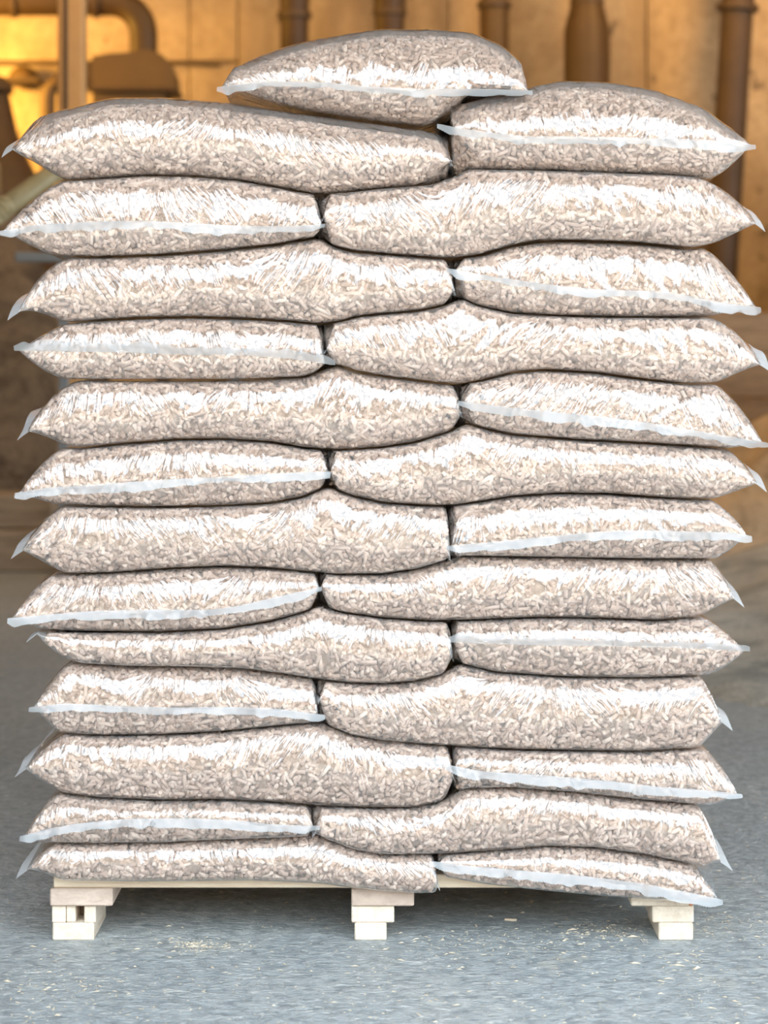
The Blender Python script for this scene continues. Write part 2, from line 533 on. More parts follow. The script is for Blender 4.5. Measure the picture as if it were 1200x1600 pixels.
# ------------------------------------------------------------------ bags
# contact lines between the layers, traced as (px, py)
C = {
    1: [(95, 284), (150, 281), (225, 276), (300, 277), (375, 284), (435, 295), (490, 305), (520, 304), (600, 296), (675, 290), (710, 277), (731, 266), (850, 268), (1050, 275), (1105, 280)],
    2: [(85, 402), (150, 403), (250, 400), (350, 392), (425, 385), (475, 376), (500, 372), (520, 386), (550, 394), (600, 398), (700, 406), (750, 400), (800, 385), (840, 378), (900, 377), (1000, 381), (1075, 389), (1110, 386)],
    3: [(90, 506), (150, 501), (225, 497), (300, 496), (375, 498), (450, 502), (500, 507), (530, 503), (560, 495), (600, 491), (650, 487), (690, 479), (722, 466), (745, 478), (800, 490), (875, 494), (975, 496), (1075, 496), (1125, 495)],
    4: [(100, 593), (200, 594), (300, 594), (400, 593), (475, 589), (527, 570), (555, 580), (600, 588), (675, 597), (715, 601), (750, 595), (800, 582), (850, 578), (925, 582), (1000, 592), (1075, 600), (1125, 599)],
    5: [(75, 697), (125, 699), (200, 692), (275, 686), (350, 685), (425, 690), (475, 699), (525, 703), (600, 698), (650, 690), (700, 675), (728, 660), (755, 668), (800, 678), (900, 686), (1000, 691), (1100, 697), (1150, 702)],
    6: [(75, 787), (150, 790), (250, 791), (350, 789), (425, 785), (475, 775), (512, 758), (550, 773), (600, 784), (675, 789), (710, 788), (750, 782), (800, 774), (875, 769), (950, 770), (1050, 777), (1125, 779)],
    7: [(100, 894), (175, 892), (275, 885), (350, 882), (425, 885), (475, 890), (525, 895), (600, 894), (650, 887), (700, 872), (720, 866), (775, 867), (900, 869), (1000, 871), (1100, 871)],
    8: [(65, 981), (125, 983), (250, 984), (350, 979), (425, 967), (475, 953), (498, 942), (530, 953), (600, 963), (675, 968), (750, 966), (850, 962), (950, 964), (1025, 967), (1100, 961)],
    9: [(100, 1030), (200, 1036), (300, 1037), (375, 1040), (450, 1050), (500, 1058), (550, 1063), (600, 1064), (650, 1060), (690, 1050), (718, 1033), (775, 1047), (875, 1054), (1000, 1056), (1100, 1052)],
    10: [(75, 1140), (150, 1145), (250, 1144), (350, 1139), (425, 1131), (475, 1126), (505, 1126), (550, 1144), (600, 1153), (700, 1161), (800, 1166), (900, 1168), (1000, 1169), (1090, 1164)],
    11: [(75, 1231), (150, 1241), (250, 1245), (350, 1244), (425, 1248), (500, 1254), (600, 1257), (650, 1256), (690, 1247), (725, 1225), (800, 1223), (900, 1231), (1000, 1243), (1100, 1251)],
    12: [(60, 1309), (150, 1310), (250, 1309), (350, 1304), (450, 1300), (495, 1296), (550, 1319), (600, 1328), (700, 1327), (800, 1320), (850, 1315), (925, 1317), (1000, 1327), (1050, 1337), (1100, 1347)],
    '13L': [(35, 1357), (100, 1370), (200, 1371), (400, 1370), (500, 1375), (600, 1385), (650, 1389), (695, 1387)],
    '13R': [(672, 1356), (690, 1360), (750, 1372), (850, 1385), (950, 1394), (1050, 1400), (1110, 1406)],
    'L1': [(30, 205), (100, 172), (170, 154), (250, 153), (350, 161), (450, 176), (550, 190), (600, 197), (665, 205), (700, 219), (732, 245)],
    'R1': [(682, 183), (700, 170), (750, 154), (800, 146), (835, 134), (880, 125), (950, 127), (1025, 139), (1100, 167), (1155, 212)],
    'T': [(340, 130), (370, 114), (400, 92), (450, 74), (500, 62), (565, 50), (600, 46), (675, 46), (740, 52), (785, 72), (815, 100), (833, 129)],
    'Tb': [(345, 138), (370, 155), (425, 171), (500, 185), (600, 199), (660, 206), (684, 200), (705, 182), (725, 166), (750, 153), (800, 147), (833, 142)],
}
SEAM = {
    'T': [(338, 135), (400, 125), (500, 126), (570, 133), (650, 137), (740, 137), (800, 139), (833, 140)],
    'R1': [(683, 192), (720, 200), (770, 206), (820, 212), (900, 212), (1000, 214), (1100, 217), (1182, 226)],
    'L2': [(-2, 362), (50, 352), (150, 346), (225, 345), (300, 349), (375, 353), (450, 354), (508, 350)],
    'R3': [(698, 418), (750, 428), (800, 436), (875, 446), (950, 453), (1025, 454), (1075, 461), (1125, 472), (1190, 480)],
    'L4': [(22, 548), (100, 549), (200, 551), (300, 555), (375, 555), (450, 560), (500, 567), (524, 571)],
    'R5': [(716, 626), (775, 634), (850, 642), (950, 652), (1025, 662), (1100, 675), (1198, 692)],
    'L6': [(22, 771), (75, 762), (150, 757), (250, 750), (350, 745), (425, 740), (516, 737)],
    'R7': [(697, 853), (750, 848), (825, 841), (900, 833), (975, 828), (1050, 829), (1150, 832), (1174, 838)],
    'L8': [(12, 966), (75, 960), (150, 954), (250, 952), (325, 953), (375, 946), (425, 934), (475, 923), (503, 916)],
    'R9': [(700, 1004), (750, 1006), (850, 1009), (950, 1010), (1050, 1013), (1172, 1018)],
    'L10': [(45, 1106), (100, 1099), (175, 1103), (275, 1106), (350, 1105), (425, 1107), (475, 1113), (508, 1118)],
    'R11': [(696, 1193), (750, 1204), (850, 1210), (950, 1219), (1025, 1228), (1100, 1233), (1159, 1240)],
    'L12': [(32, 1306), (75, 1294), (125, 1285), (200, 1278), (300, 1277), (375, 1281), (425, 1287), (500, 1289)],
    'R13': [(671, 1345), (725, 1352), (800, 1359), (900, 1367), (1000, 1380), (1075, 1394), (1129, 1406)],
}
# code, left tip, right tip, taper widths in px: top-left, bottom-left, top-right, bottom-right
LONG = {
    'L1': ((5, 234), (732, 252), 40, 85, 24, 55),
    'R2': ((500, 338), (1194, 350), 42, 40, 92, 70),
    'L3': ((14, 488), (726, 454), 80, 75, 50, 50),
    'R4': ((494, 545), (1202, 570), 45, 55, 82, 70),
    'L5': ((28, 675), (731, 646), 80, 60, 48, 50),
    'R6': ((513, 738), (1196, 756), 30, 40, 50, 70),
    'L7': ((22, 860), (712, 872), 65, 70, 18, 28),
    'R8': ((497, 918), (1162, 936), 30, 45, 40, 60),
    'L9': ((44, 990), (716, 1024), 28, 75, 22, 45),
    'R10': ((488, 1093), (1142, 1128), 34, 50, 32, 40),
    'L11': ((26, 1202), (725, 1215), 62, 60, 32, 50),
    'R12': ((480, 1302), (1140, 1346), 40, 55, 36, 24),
    'L13': ((28, 1360), (700, 1384), 45, 60, 26, 20),
}
SHORT = {   # taper widths
    'T': (18, 14, 10, 12), 'R1': (30, 40, 26, 60),
    'L2': (92, 80, 45, 40), 'R3': (45, 60, 82, 75), 'L4': (70, 70, 40, 50), 'R5': (45, 60, 72, 60),
    'L6': (66, 55, 40, 40), 'R7': (30, 30, 52, 50), 'L8': (60, 50, 25, 50), 'R9': (30, 55, 66, 60),
    'L10': (55, 40, 25, 60), 'R11': (28, 30, 50, 40), 'L12': (52, 30, 30, 30), 'R13': (40, 40, 40, 30),
}


def smooth_curve(pts, yd, xs, sig=0.006):
    """traced curve -> z at world x, gently smoothed"""
    X = np.array([wx(p[0], yd * 0.5) for p in pts])
    Z = np.array([wz(p[1], yd) for p in pts])
    g = np.linspace(X[0] - 0.05, X[-1] + 0.05, 900)
    z = np.interp(g, X, Z)
    st = g[1] - g[0]
    k = np.arange(-int(3 * sig / st) - 1, int(3 * sig / st) + 2)
    ker = np.exp(-0.5 * (k * st / sig) ** 2)
    ker /= ker.sum()
    z = np.convolve(np.pad(z, len(k) // 2, mode='edge'), ker, mode='valid')
    return np.interp(xs, g, z)


P1, P2 = 3.6, 2.1     # roundness of the bag's front towards the contact and at the nose


class Bag:
    def __init__(s, code, idx):
        s.code, s.idx = code, idx
        s.long = code in LONG
        row = 0 if code == 'T' else int(code[1:])
        s.row, s.side = row, code[0]
        s.y0 = 0.0 + {'T': 0.012}.get(code, random.uniform(-0.006, 0.010))
        s.depth = 0.50 if s.long else 0.64
        s.Rt, s.Rb = 0.043, 0.037
        s.ydt = s.ydb = 0.055
        if code == 'T':
            s.Rt, s.ydt, s.Rb, s.ydb, s.depth = 0.20, 0.15, 0.09, 0.10, 0.50

        if code in ('L1', 'R1'):
            s.Rt, s.ydt = 0.13, 0.10
            s.Rb = 0.055
        if not s.long and code != 'T':
            s.Rt += 0.008
        if s.long:
            s.tl, s.tr, *s.tap = LONG[code]
        else:
            s.tap = SHORT[code]
            s.tl, s.tr = SEAM[code][0], SEAM[code][-1]
        s.ins = 13 if s.long else 7                 # sealed margin outside the filled body, px
        il = ir = s.ins
        if row and s.side == 'L':
            ir = 3
        elif row:
            il = 3
        s.xl, s.xr = wx(s.tl[0] + il), wx(s.tr[0] - ir)
        if row:
            # where two neighbours of a layer would cross, both stop at the middle
            def tips(c_):
                p_, q_ = (LONG[c_][0], LONG[c_][1]) if c_ in LONG else (SEAM[c_][0], SEAM[c_][-1])
                return wx(p_[0] + 3), wx(q_[0] - 3)
            a_, b_ = tips(f'L{row}')[1], tips(f'R{row}')[0]
            if a_ > b_ - 0.001:
                if s.side == 'L':
                    s.xr = (a_ + b_) / 2 - 0.0008
                else:
                    s.xl = (a_ + b_) / 2 + 0.0008
        if row == 0:
            s.ct, s.cb = C['T'], C['Tb']
        else:
            s.ct = C[code] if row == 1 else C[row - 1]
            s.cb = C['13' + s.side] if row == 13 else C[row]
        q_ = np.array([0, 0.0006, 0.0014, 0.0026])
        s.xs = np.concatenate([s.xl + q_, np.linspace(s.xl + 0.0045, s.xr - 0.0045, int((s.xr - s.xl) / 0.0042)), (s.xr - q_)[::-1]])
        s.zt, s.zb, s.zm = s.prof(s.xs)
        s.blunted = s.prof(s.xs, 1.0)
        s.gx = np.linspace(s.xl - 0.1, s.xr + 0.1, 500)
        s.gt, s.gb = smooth_curve(s.ct, s.ydt, s.gx), smooth_curve(s.cb, s.ydb, s.gx)
        s.xmeet = None

    def prof(s, xs, blunt=0.0):
        """top, bottom and nose height; blunt (0..1) fills the inner end out as it does behind the front corner"""
        zt = smooth_curve(s.ct, s.ydt, xs) - 0.0007
        zb = smooth_curve(s.cb, s.ydb, xs) + 0.0007 + (0.004 if s.code == 'T' else 0)
        px = 0.001
        a, b, c, d = [t * px for t in s.tap]
        if s.code not in ('T', 'L1', 'R1'):
            if s.side == 'L':
                c, d = c * 0.30, d * 0.32
            else:
                a, b = a * 0.30, b * 0.32
        if s.code != 'T':
            k = 1 - 0.96 * blunt
            if s.side == 'L':
                c, d = c * k, d * k
            else:
                a, b = a * k, b * k
        if s.long:
            zm = zt * 0.43 + zb * 0.57
            zl, zr = wz(s.tl[1]), wz(s.tr[1])
            def wl(L, q): return np.clip(1 - q / max(L, 1e-4), 0, 1) ** 1.4
            kl, kr = wl(max(s.tap[:2]) * .0011, xs - s.xl), wl(max(s.tap[2:]) * .0011, s.xr - xs)
            zm = zm * (1 - kl) + zl * kl
            zm = zm * (1 - kr) + zr * kr
        else:
            zm = smooth_curve(SEAM[s.code], 0.0, xs, 0.008)

        def e(q, L, p): return 1 - np.clip(1 - q / max(L, 1e-4), 0, 1) ** p
        ft = e(xs - s.xl, a, 1.45) * e(s.xr - xs, c, 1.5)
        fb = e(xs - s.xl, b, 1.6) * e(s.xr - xs, d, 1.7)
        zt = np.maximum(zt, zm + 0.002)
        zb = np.minimum(zb, zm - 0.002)
        return zm + np.maximum((zt - zm) * ft, 0.0006), zm - np.maximum((zm - zb) * fb, 0.0006), zm

    def bluntness(s, ys):
        k = np.clip((ys - s.y0 - 0.012) / 0.05, 0, 1)
        return k * k * (3 - 2 * k)

    def bulge(s, xs, ys):
        """sideways push of the inner end towards the plane where it meets its neighbour"""
        if s.code == 'T' or s.xmeet is None:
            return 0 * xs
        k = s.bluntness(ys)
        wob = 0.016 * np.sin((ys - 0.08) * 13) * k
        if s.side == 'L':
            q = np.clip(1 - (s.xr - xs) / 0.09, 0, 1)
            return ((s.xmeet - 0.0006 - s.xr) * k + wob) * q
        q = np.clip(1 - (xs - s.xl) / 0.09, 0, 1)
        return ((s.xmeet + 0.0006 - s.xl) * k + wob) * q

    def lift(s, xs, ys):
        """the sealed end of a long bag droops at its front corner and rises behind it"""
        if not s.long:
            return 0 * xs
        tip = s.tl if s.side == 'L' else s.tr
        up = 0.012 + 0.034 * min(max((1150 - tip[1]) / 600, 0), 1)
        L = max(s.tap[:2] if s.side == 'L' else s.tap[2:]) * 0.001
        q = np.clip(1 - ((xs - s.xl) if s.side == 'L' else (s.xr - xs)) / L, 0, 1)
        k = np.clip((ys - s.y0) / 0.22, 0, 1)
        return up * q ** 1.3 * k * (2 - k)

    def radii(s, th):
        k = np.clip(th / 0.075, 0.2, 1.0)
        return s.Rt * k, s.Rb * k

    def hprof(s, xs, ys):
        """top and bottom height at any (x, y) inside"""
        b = s.bluntness(ys)
        xj = xs
        xs = xs - s.bulge(xs, ys)
        zt, zb, zm = ((1 - b) * np.interp(xs, s.xs, p) + b * np.interp(xs, s.xs, q)
                      for p, q in zip((s.zt, s.zb, s.zm), s.blunted))
        zt = zt + np.interp(xj, s.gx, s.gt) - np.interp(xs, s.gx, s.gt)
        zb = zb + np.interp(xj, s.gx, s.gb) - np.interp(xs, s.gx, s.gb)
        Rt, Rb = s.radii(zt - zb)
        y1 = s.y0 + s.depth

        def h(Rr):
            wf = np.clip((ys - s.y0) / Rr, 0, 1)
            wb = np.clip((y1 - ys) / Rr, 0, 1)
            return (1 - (1 - wf) ** P1) ** (1 / P2) * (1 - (1 - wb) ** P1) ** (1 / P2)
        top = zm + (zt - zm) * h(Rt)
        bot = zm + (zb - zm) * h(Rb)
        if s.row == 13:
            bot = np.maximum(bot, s.deckz(ys, bot))
        dz = s.lift(xs, ys)
        return top + dz, bot + dz

    def deckz(s, ys, z):
        # the lowest layer rests on the deck and sags over its front edge
        k = np.clip((ys - (PY - 0.016)) / 0.014, 0, 1)
        return z + np.maximum(DECK + 0.0008 - z, 0) * k

    def grid(s):
        """closed loops of points: (nx, nv, 3) plus arc length"""
        NF, NP, NB = 19, 10, 6
        al = np.linspace(0, 1, NF) * math.pi / 2
        nx = len(s.xs)
        Rt, Rb = s.radii(s.zt - s.zb)
        y1 = s.y0 + s.depth
        ab = np.linspace(math.pi / 2, 0, NB)
        Y, H, U = [], [], []
        w_ = lambda a: 1 - max(math.cos(a), 0) ** (2 / P1)
        h_ = lambda a: math.sin(a) ** (2 / P2)
        for a in al:
            Y.append(s.y0 + Rt * w_(a)); H.append(h_(a)); U.append(1)
        for k in range(1, NP):
            f = (k / NP) ** 1.5
            Y.append((s.y0 + Rt) * (1 - f) + (y1 - Rt) * f); H.append(1); U.append(1)
        for a in ab:
            Y.append(y1 - Rt * w_(a)); H.append(h_(a)); U.append(1)
        for a in ab[::-1][1:]:
            Y.append(y1 - Rb * w_(a)); H.append(h_(a)); U.append(0)
        for k in range(1, NP):
            f = (1 - k / NP) ** 1.5
            Y.append((s.y0 + Rb) * (1 - f) + (y1 - Rb) * f); H.append(1); U.append(0)
        for a in al[::-1][:-1]:
            Y.append(s.y0 + Rb * w_(a)); H.append(h_(a)); U.append(0)
        nv = len(Y)
        P = np.zeros((nx, nv, 3))
        for j in range(nv):
            b = s.bluntness(Y[j])
            zt, zb, zm = ((1 - b) * p + b * q for p, q in zip((s.zt, s.zb, s.zm), s.blunted))
            xj = s.xs + s.bulge(s.xs, Y[j])
            zt = zt + np.interp(xj, s.gx, s.gt) - np.interp(s.xs, s.gx, s.gt)
            zb = zb + np.interp(xj, s.gx, s.gb) - np.interp(s.xs, s.gx, s.gb)
            z = zm + ((zt if U[j] else zb) - zm) * H[j]
            if s.row == 13 and not U[j]:
                z = np.maximum(z, s.deckz(Y[j] + 0 * z, z))
            z = np.minimum(z + s.lift(s.xs, Y[j]), np.maximum(z, np.interp(xj, s.gx, s.gt) - 0.001))
            P[:, j, 0], P[:, j, 1], P[:, j, 2] = xj, Y[j], z
        s.front = np.array([1.0 if (j < NF or j > nv - NF) else 0.0 for j in range(nv)])
        s.expo = np.array([1 - H[j] if s.front[j] else 0.0 for j in range(nv)]) ** 0.7
        s.isfront = s.front
        return P


def grid_normals(P):
    du = np.gradient(P, axis=0)
    dv = np.roll(P, -1, 1) - np.roll(P, 1, 1)
    n = np.cross(du, dv)
    n /= np.linalg.norm(n, axis=2, keepdims=True) + 1e-12
    return n


def fast_mesh(name, V, loops, starts, smooth, matidx=None, uv=None):
    me = bpy.data.meshes.new(name)
    me.vertices.add(len(V))
    me.vertices.foreach_set('co', np.ascontiguousarray(V, np.float32).ravel())
    me.loops.add(len(loops))
    me.loops.foreach_set('vertex_index', np.ascontiguousarray(loops, np.int32))
    me.polygons.add(len(starts))
    me.polygons.foreach_set('loop_start', np.ascontiguousarray(starts, np.int32))
    me.polygons.foreach_set('use_smooth', np.ascontiguousarray(smooth, bool))
    if matidx is not None:
        me.polygons.foreach_set('material_index', np.ascontiguousarray(matidx, np.int32))
    if uv is not None:
        l = me.uv_layers.new(name='UVMap')
        l.data.foreach_set('uv', np.ascontiguousarray(uv, np.float32).ravel())
    me.update(calc_edges=True)
    return me


def grid_faces(nx, nv, closed=True):
    i, j = np.meshgrid(np.arange(nx - 1), np.arange(nv if closed else nv - 1), indexing='ij')
    j2 = (j + 1) % nv
    q = np.stack([i * nv + j, (i + 1) * nv + j, (i + 1) * nv + j2, i * nv + j2], -1).reshape(-1, 4)
    uvj = np.stack([np.stack([i, j], -1), np.stack([i + 1, j], -1), np.stack([i + 1, j + 1], -1), np.stack([i, j + 1], -1)], 2).reshape(-1, 4, 2)
    return q, uvj


def film_mesh(bag, P):
    n = grid_normals(P)
    nx, nv = P.shape[:2]
    seg = np.linalg.norm(np.roll(P, -1, 1) - P, axis=2)
    arc = np.concatenate([np.zeros((nx, 1)), np.cumsum(seg, 1)], 1)
    tot = arc[:, -1:]
    arcs = np.where(arc > tot / 2, arc - tot, arc)      # arc length measured from the front nose
    V = P.copy()
    u = P[:, :, 0]
    v = arcs[:, :-1]
    sd = bag.idx * 17
    lean = 1.3 * vnoise(u * 6, v * 0 + 3.1, sd + 3)
    uu = u + v * lean
    w1 = 1 - np.abs(vnoise(uu * 55, v * 8, sd)) * 1.6
    w2 = 1 - np.abs(vnoise(uu * 26, v * 6 + 7, sd + 1)) * 1.6
    lump = vnoise(u * 15, v * 14, sd + 2) + 0.5 * vnoise(u * 34, v * 25, sd + 5)
    d = (0.0012 * w1 + 0.0017 * w2 + 0.0018 * lump) * bag.expo[None, :]
    thin = np.clip((bag.zt - bag.zb) / 0.03, 0.25, 1)[:, None]
    V += n * (d * thin - 0.0002)[:, :, None]
    q, uvj = grid_faces(nx, nv)
    A = arcs
    uvx = bag.xs[uvj[:, :, 0]]
    jj = uvj[:, :, 1]
    # wrap of the arc is at the back, outside the nose: use a continuous value there
    full = arc[uvj[:, :, 0], jj] - np.where(jj.max(1, keepdims=True) > nv // 2, tot[uvj[:, :, 0], 0], 0)
    uv = np.stack([uvx, full], -1).reshape(-1, 2)
    return fast_mesh('film', V.reshape(-1, 3), q.ravel(), np.arange(len(q)) * 4, np.ones(len(q), bool), None, uv)


def pellet_mesh(bag, P):
    n = grid_normals(P)
    nx, nv = P.shape[:2]
    Pn = np.roll(P, -1, 1)
    a = np.linalg.norm(np.cross(P[1:] - P[:-1], Pn[:-1] - P[:-1]), axis=2)   # quad areas
    mid = (P[1:] + P[:-1] + Pn[1:] + Pn[:-1]) / 4
    xm, ym = mid[:, :, 0], mid[:, :, 1]
    nz = n[:-1, :, 2]
    edge = np.minimum(xm - bag.xl, bag.xr - xm)
    outer = np.where(bag.side == 'L', xm - bag.xl, bag.xr - xm) if bag.code != 'T' else edge
    wgt = np.zeros_like(a)
    yf = ym - bag.y0
    wgt[yf < (0.060 if bag.row > 1 else 0.13)] = 1.0
    wgt[(outer < 0.09)] = np.maximum(wgt[outer < 0.09], 0.65)
    wgt[(edge < 0.04) & (yf < 0.16)] = 1.0
    if bag.code in ('T', 'L1', 'R1'):
        wgt[nz > 0] = np.maximum(wgt[nz > 0], 0.75)
    if bag.code == 'T':
        m_ = (nz < 0.1) & (yf < 0.38) & (xm < 0.0)
        wgt[m_] = np.maximum(wgt[m_], 0.8)
    W = (a * wgt).ravel()
    area = W.sum()
    N = int(area / (0.0070 * 0.016) * 2.0)
    pick = rng.choice(len(W), N, p=W / W.sum())
    i, j = pick // nv, pick % nv
    s, t = rng.random(N)[:, None], rng.random(N)[:, None]
    j2 = (j + 1) % nv
    def bil(G): return (G[i, j] * (1 - s) + G[i + 1, j] * s) * (1 - t) + (G[i, j2] * (1 - s) + G[i + 1, j2] * s) * t
    c, nn = bil(P), bil(n)
    nn /= np.linalg.norm(nn, axis=1, keepdims=True) + 1e-9
    # outward check
    rnd = rng.normal(size=(N, 3))
    tg = rnd - (rnd * nn).sum(1, keepdims=True) * nn
    tg /= np.linalg.norm(tg, axis=1, keepdims=True) + 1e-9
    tilt = np.where(rng.random(N) < 0.68, rng.normal(0, 0.22, N), rng.uniform(0.5, 1.45, N))[:, None]
    ax = tg * np.cos(tilt) + nn * np.sin(tilt)
    L = np.clip(rng.gamma(5, 0.0032, N), 0.007, 0.029)[:, None]
    rad = 0.0035
    inset = rad * np.abs(np.cos(tilt)) + np.abs(np.sin(tilt)) * L / 2 + 0.0016 + rng.random((N, 1)) ** 2 * 0.006
    slack = 0.008 * np.clip((nn[:, 2:] - 0.25) / 0.5, 0, 1) if bag.code in ('T', 'L1', 'R1') else 0.0
    c = c - nn * (inset + slack)
    ok = np.ones(N, bool)
    for k in (-1, 0, 1):
        e = c + ax * L / 2 * k
        top, bot = bag.hprof(e[:, 0], e[:, 1])
        m = rad * 0.75
        ok &= (e[:, 2] < top - m) & (e[:, 2] > bot + m) & (e[:, 1] > bag.y0 + rad * 0.8) & (e[:, 0] - bag.bulge(e[:, 0], e[:, 1]) > bag.xl + 0.004) & (e[:, 0] - bag.bulge(e[:, 0], e[:, 1]) < bag.xr - 0.004)
    c, ax, L = c[ok], ax[ok], L[ok]
    N = len(c)
    hlp = np.where(np.abs(ax[:, 2:]) < 0.8, np.array([[0, 0, 1.0]]), np.array([[1.0, 0, 0]]))
    p1 = np.cross(ax, hlp)
    p1 /= np.linalg.norm(p1, axis=1, keepdims=True)
    p2 = np.cross(ax, p1)
    S = 6
    ang = np.arange(S) * 2 * math.pi / S
    r = rad * rng.uniform(0.92, 1.06, (N, 1, 1))
    ring = (p1[:, None] * np.cos(ang)[None, :, None] + p2[:, None] * np.sin(ang)[None, :, None]) * r
    V = np.concatenate([c[:, None] - ax[:, None] * L[:, None] / 2 + ring, c[:, None] + ax[:, None] * L[:, None] / 2 + ring], 1)   # N,2S,3
    k = np.arange(S)
    side = np.stack([k, (k + 1) % S, S + (k + 1) % S, S + k], -1).ravel()
    tmpl = np.concatenate([side, k[::-1], S + k])
    st = np.concatenate([np.arange(S) * 4, [S * 4, S * 5]])
    sm = np.concatenate([np.ones(S, bool), [False, False]])
    loops = (tmpl[None] + (np.arange(N) * 2 * S)[:, None]).ravel()
    starts = (st[None] + (np.arange(N) * len(tmpl))[:, None]).ravel()
    smooth = np.tile(sm, N)
    # the filling behind the outer pellets
    cx = slice(0, nx, 3)
    th = (bag.zt - bag.zb)[:, None]
    ins = np.minimum(0.0105, th * 0.30)
    if bag.code in ('T', 'L1', 'R1'):
        ins = np.minimum(ins + 0.007 * np.clip((n[:, :, 2] - 0.25) / 0.5, 0, 1), th * 0.42)
    Q = (P - n * ins[:, :, None])
    sel = [i for i in range(0, nx, 3) if min(bag.xs[i] - bag.xl, bag.xr - bag.xs[i]) > 0.014]
    Q = Q[sel]
    for e_ in (0, -1):
        Q[e_, :, 2] = Q[e_, :, 2].mean()
    q, _ = grid_faces(len(sel), nv)
    b = 2 * S * N
    loops = np.concatenate([loops, q.ravel() + b])
    starts = np.concatenate([starts, len(tmpl) * N + np.arange(len(q)) * 4])
    smooth = np.concatenate([smooth, np.ones(len(q), bool)])
    mi = np.concatenate([np.zeros(N * (S + 2), int), np.ones(len(q), int)])
    VV = np.concatenate([V.reshape(-1, 3), Q.reshape(-1, 3)])
    return fast_mesh('pellets', VV, loops, starts, smooth, mi), N


def strip_mesh(A, B, sag, seed, tooth=0.0008):
    """ribbon of sealed film between the inner line A and the outer line B, toothed outer edge"""
    n = len(A)
    K = 5
    V = np.zeros((n, K, 3))
    for k in range(K):
        f = k / (K - 1)
        V[:, k] = A * (1 - f) + B * f
        V[:, k, 2] -= sag * f * f
    d = B - A
    d /= np.linalg.norm(d, axis=1, keepdims=True) + 1e-9
    V[:, -1] += d * (np.where(np.arange(n) % 2 == 0, tooth, -tooth))[:, None]
    q, uvj = grid_faces(n, K, closed=False)
    s = np.concatenate([[0], np.cumsum(np.linalg.norm(A[1:] - A[:-1], axis=1))])
    uv = np.stack([s[uvj[:, :, 0]], uvj[:, :, 1] * 0.004], -1).reshape(-1, 2)
    return fast_mesh('heat_seal', V.reshape(-1, 3), q.ravel(), np.arange(len(q)) * 4, np.ones(len(q), bool), None, uv)


ORD = ['', 'top full', 'second', 'third', 'fourth', 'fifth', 'sixth', 'seventh']
LOW = {13: 'bottom layer, lying on the pallet', 12: 'second layer above the pallet', 11: 'third layer above the pallet',
       10: 'fourth layer above the pallet', 9: 'fifth layer above the pallet', 8: 'sixth layer above the pallet'}


def bag_label(b):
    side = 'left' if b.side == 'L' else 'right'
    if b.code == 'T':
        return 'clear pellet bag lying alone on the very top of the stack'
    if b.row == 1:
        return ('long clear pellet bag with plain front, left under the lone top bag' if b.long
                else 'clear pellet bag with front seam, at the stack\'s upper right under the lone bag')
    kind = 'long clear pellet bag without front seam' if b.long else 'short clear pellet bag with front seam'
    if b.row in LOW:
        return f'{kind}, {side} in {LOW[b.row]}'
    return f'{kind}, {side} in {ORD[b.row]} full layer from top'


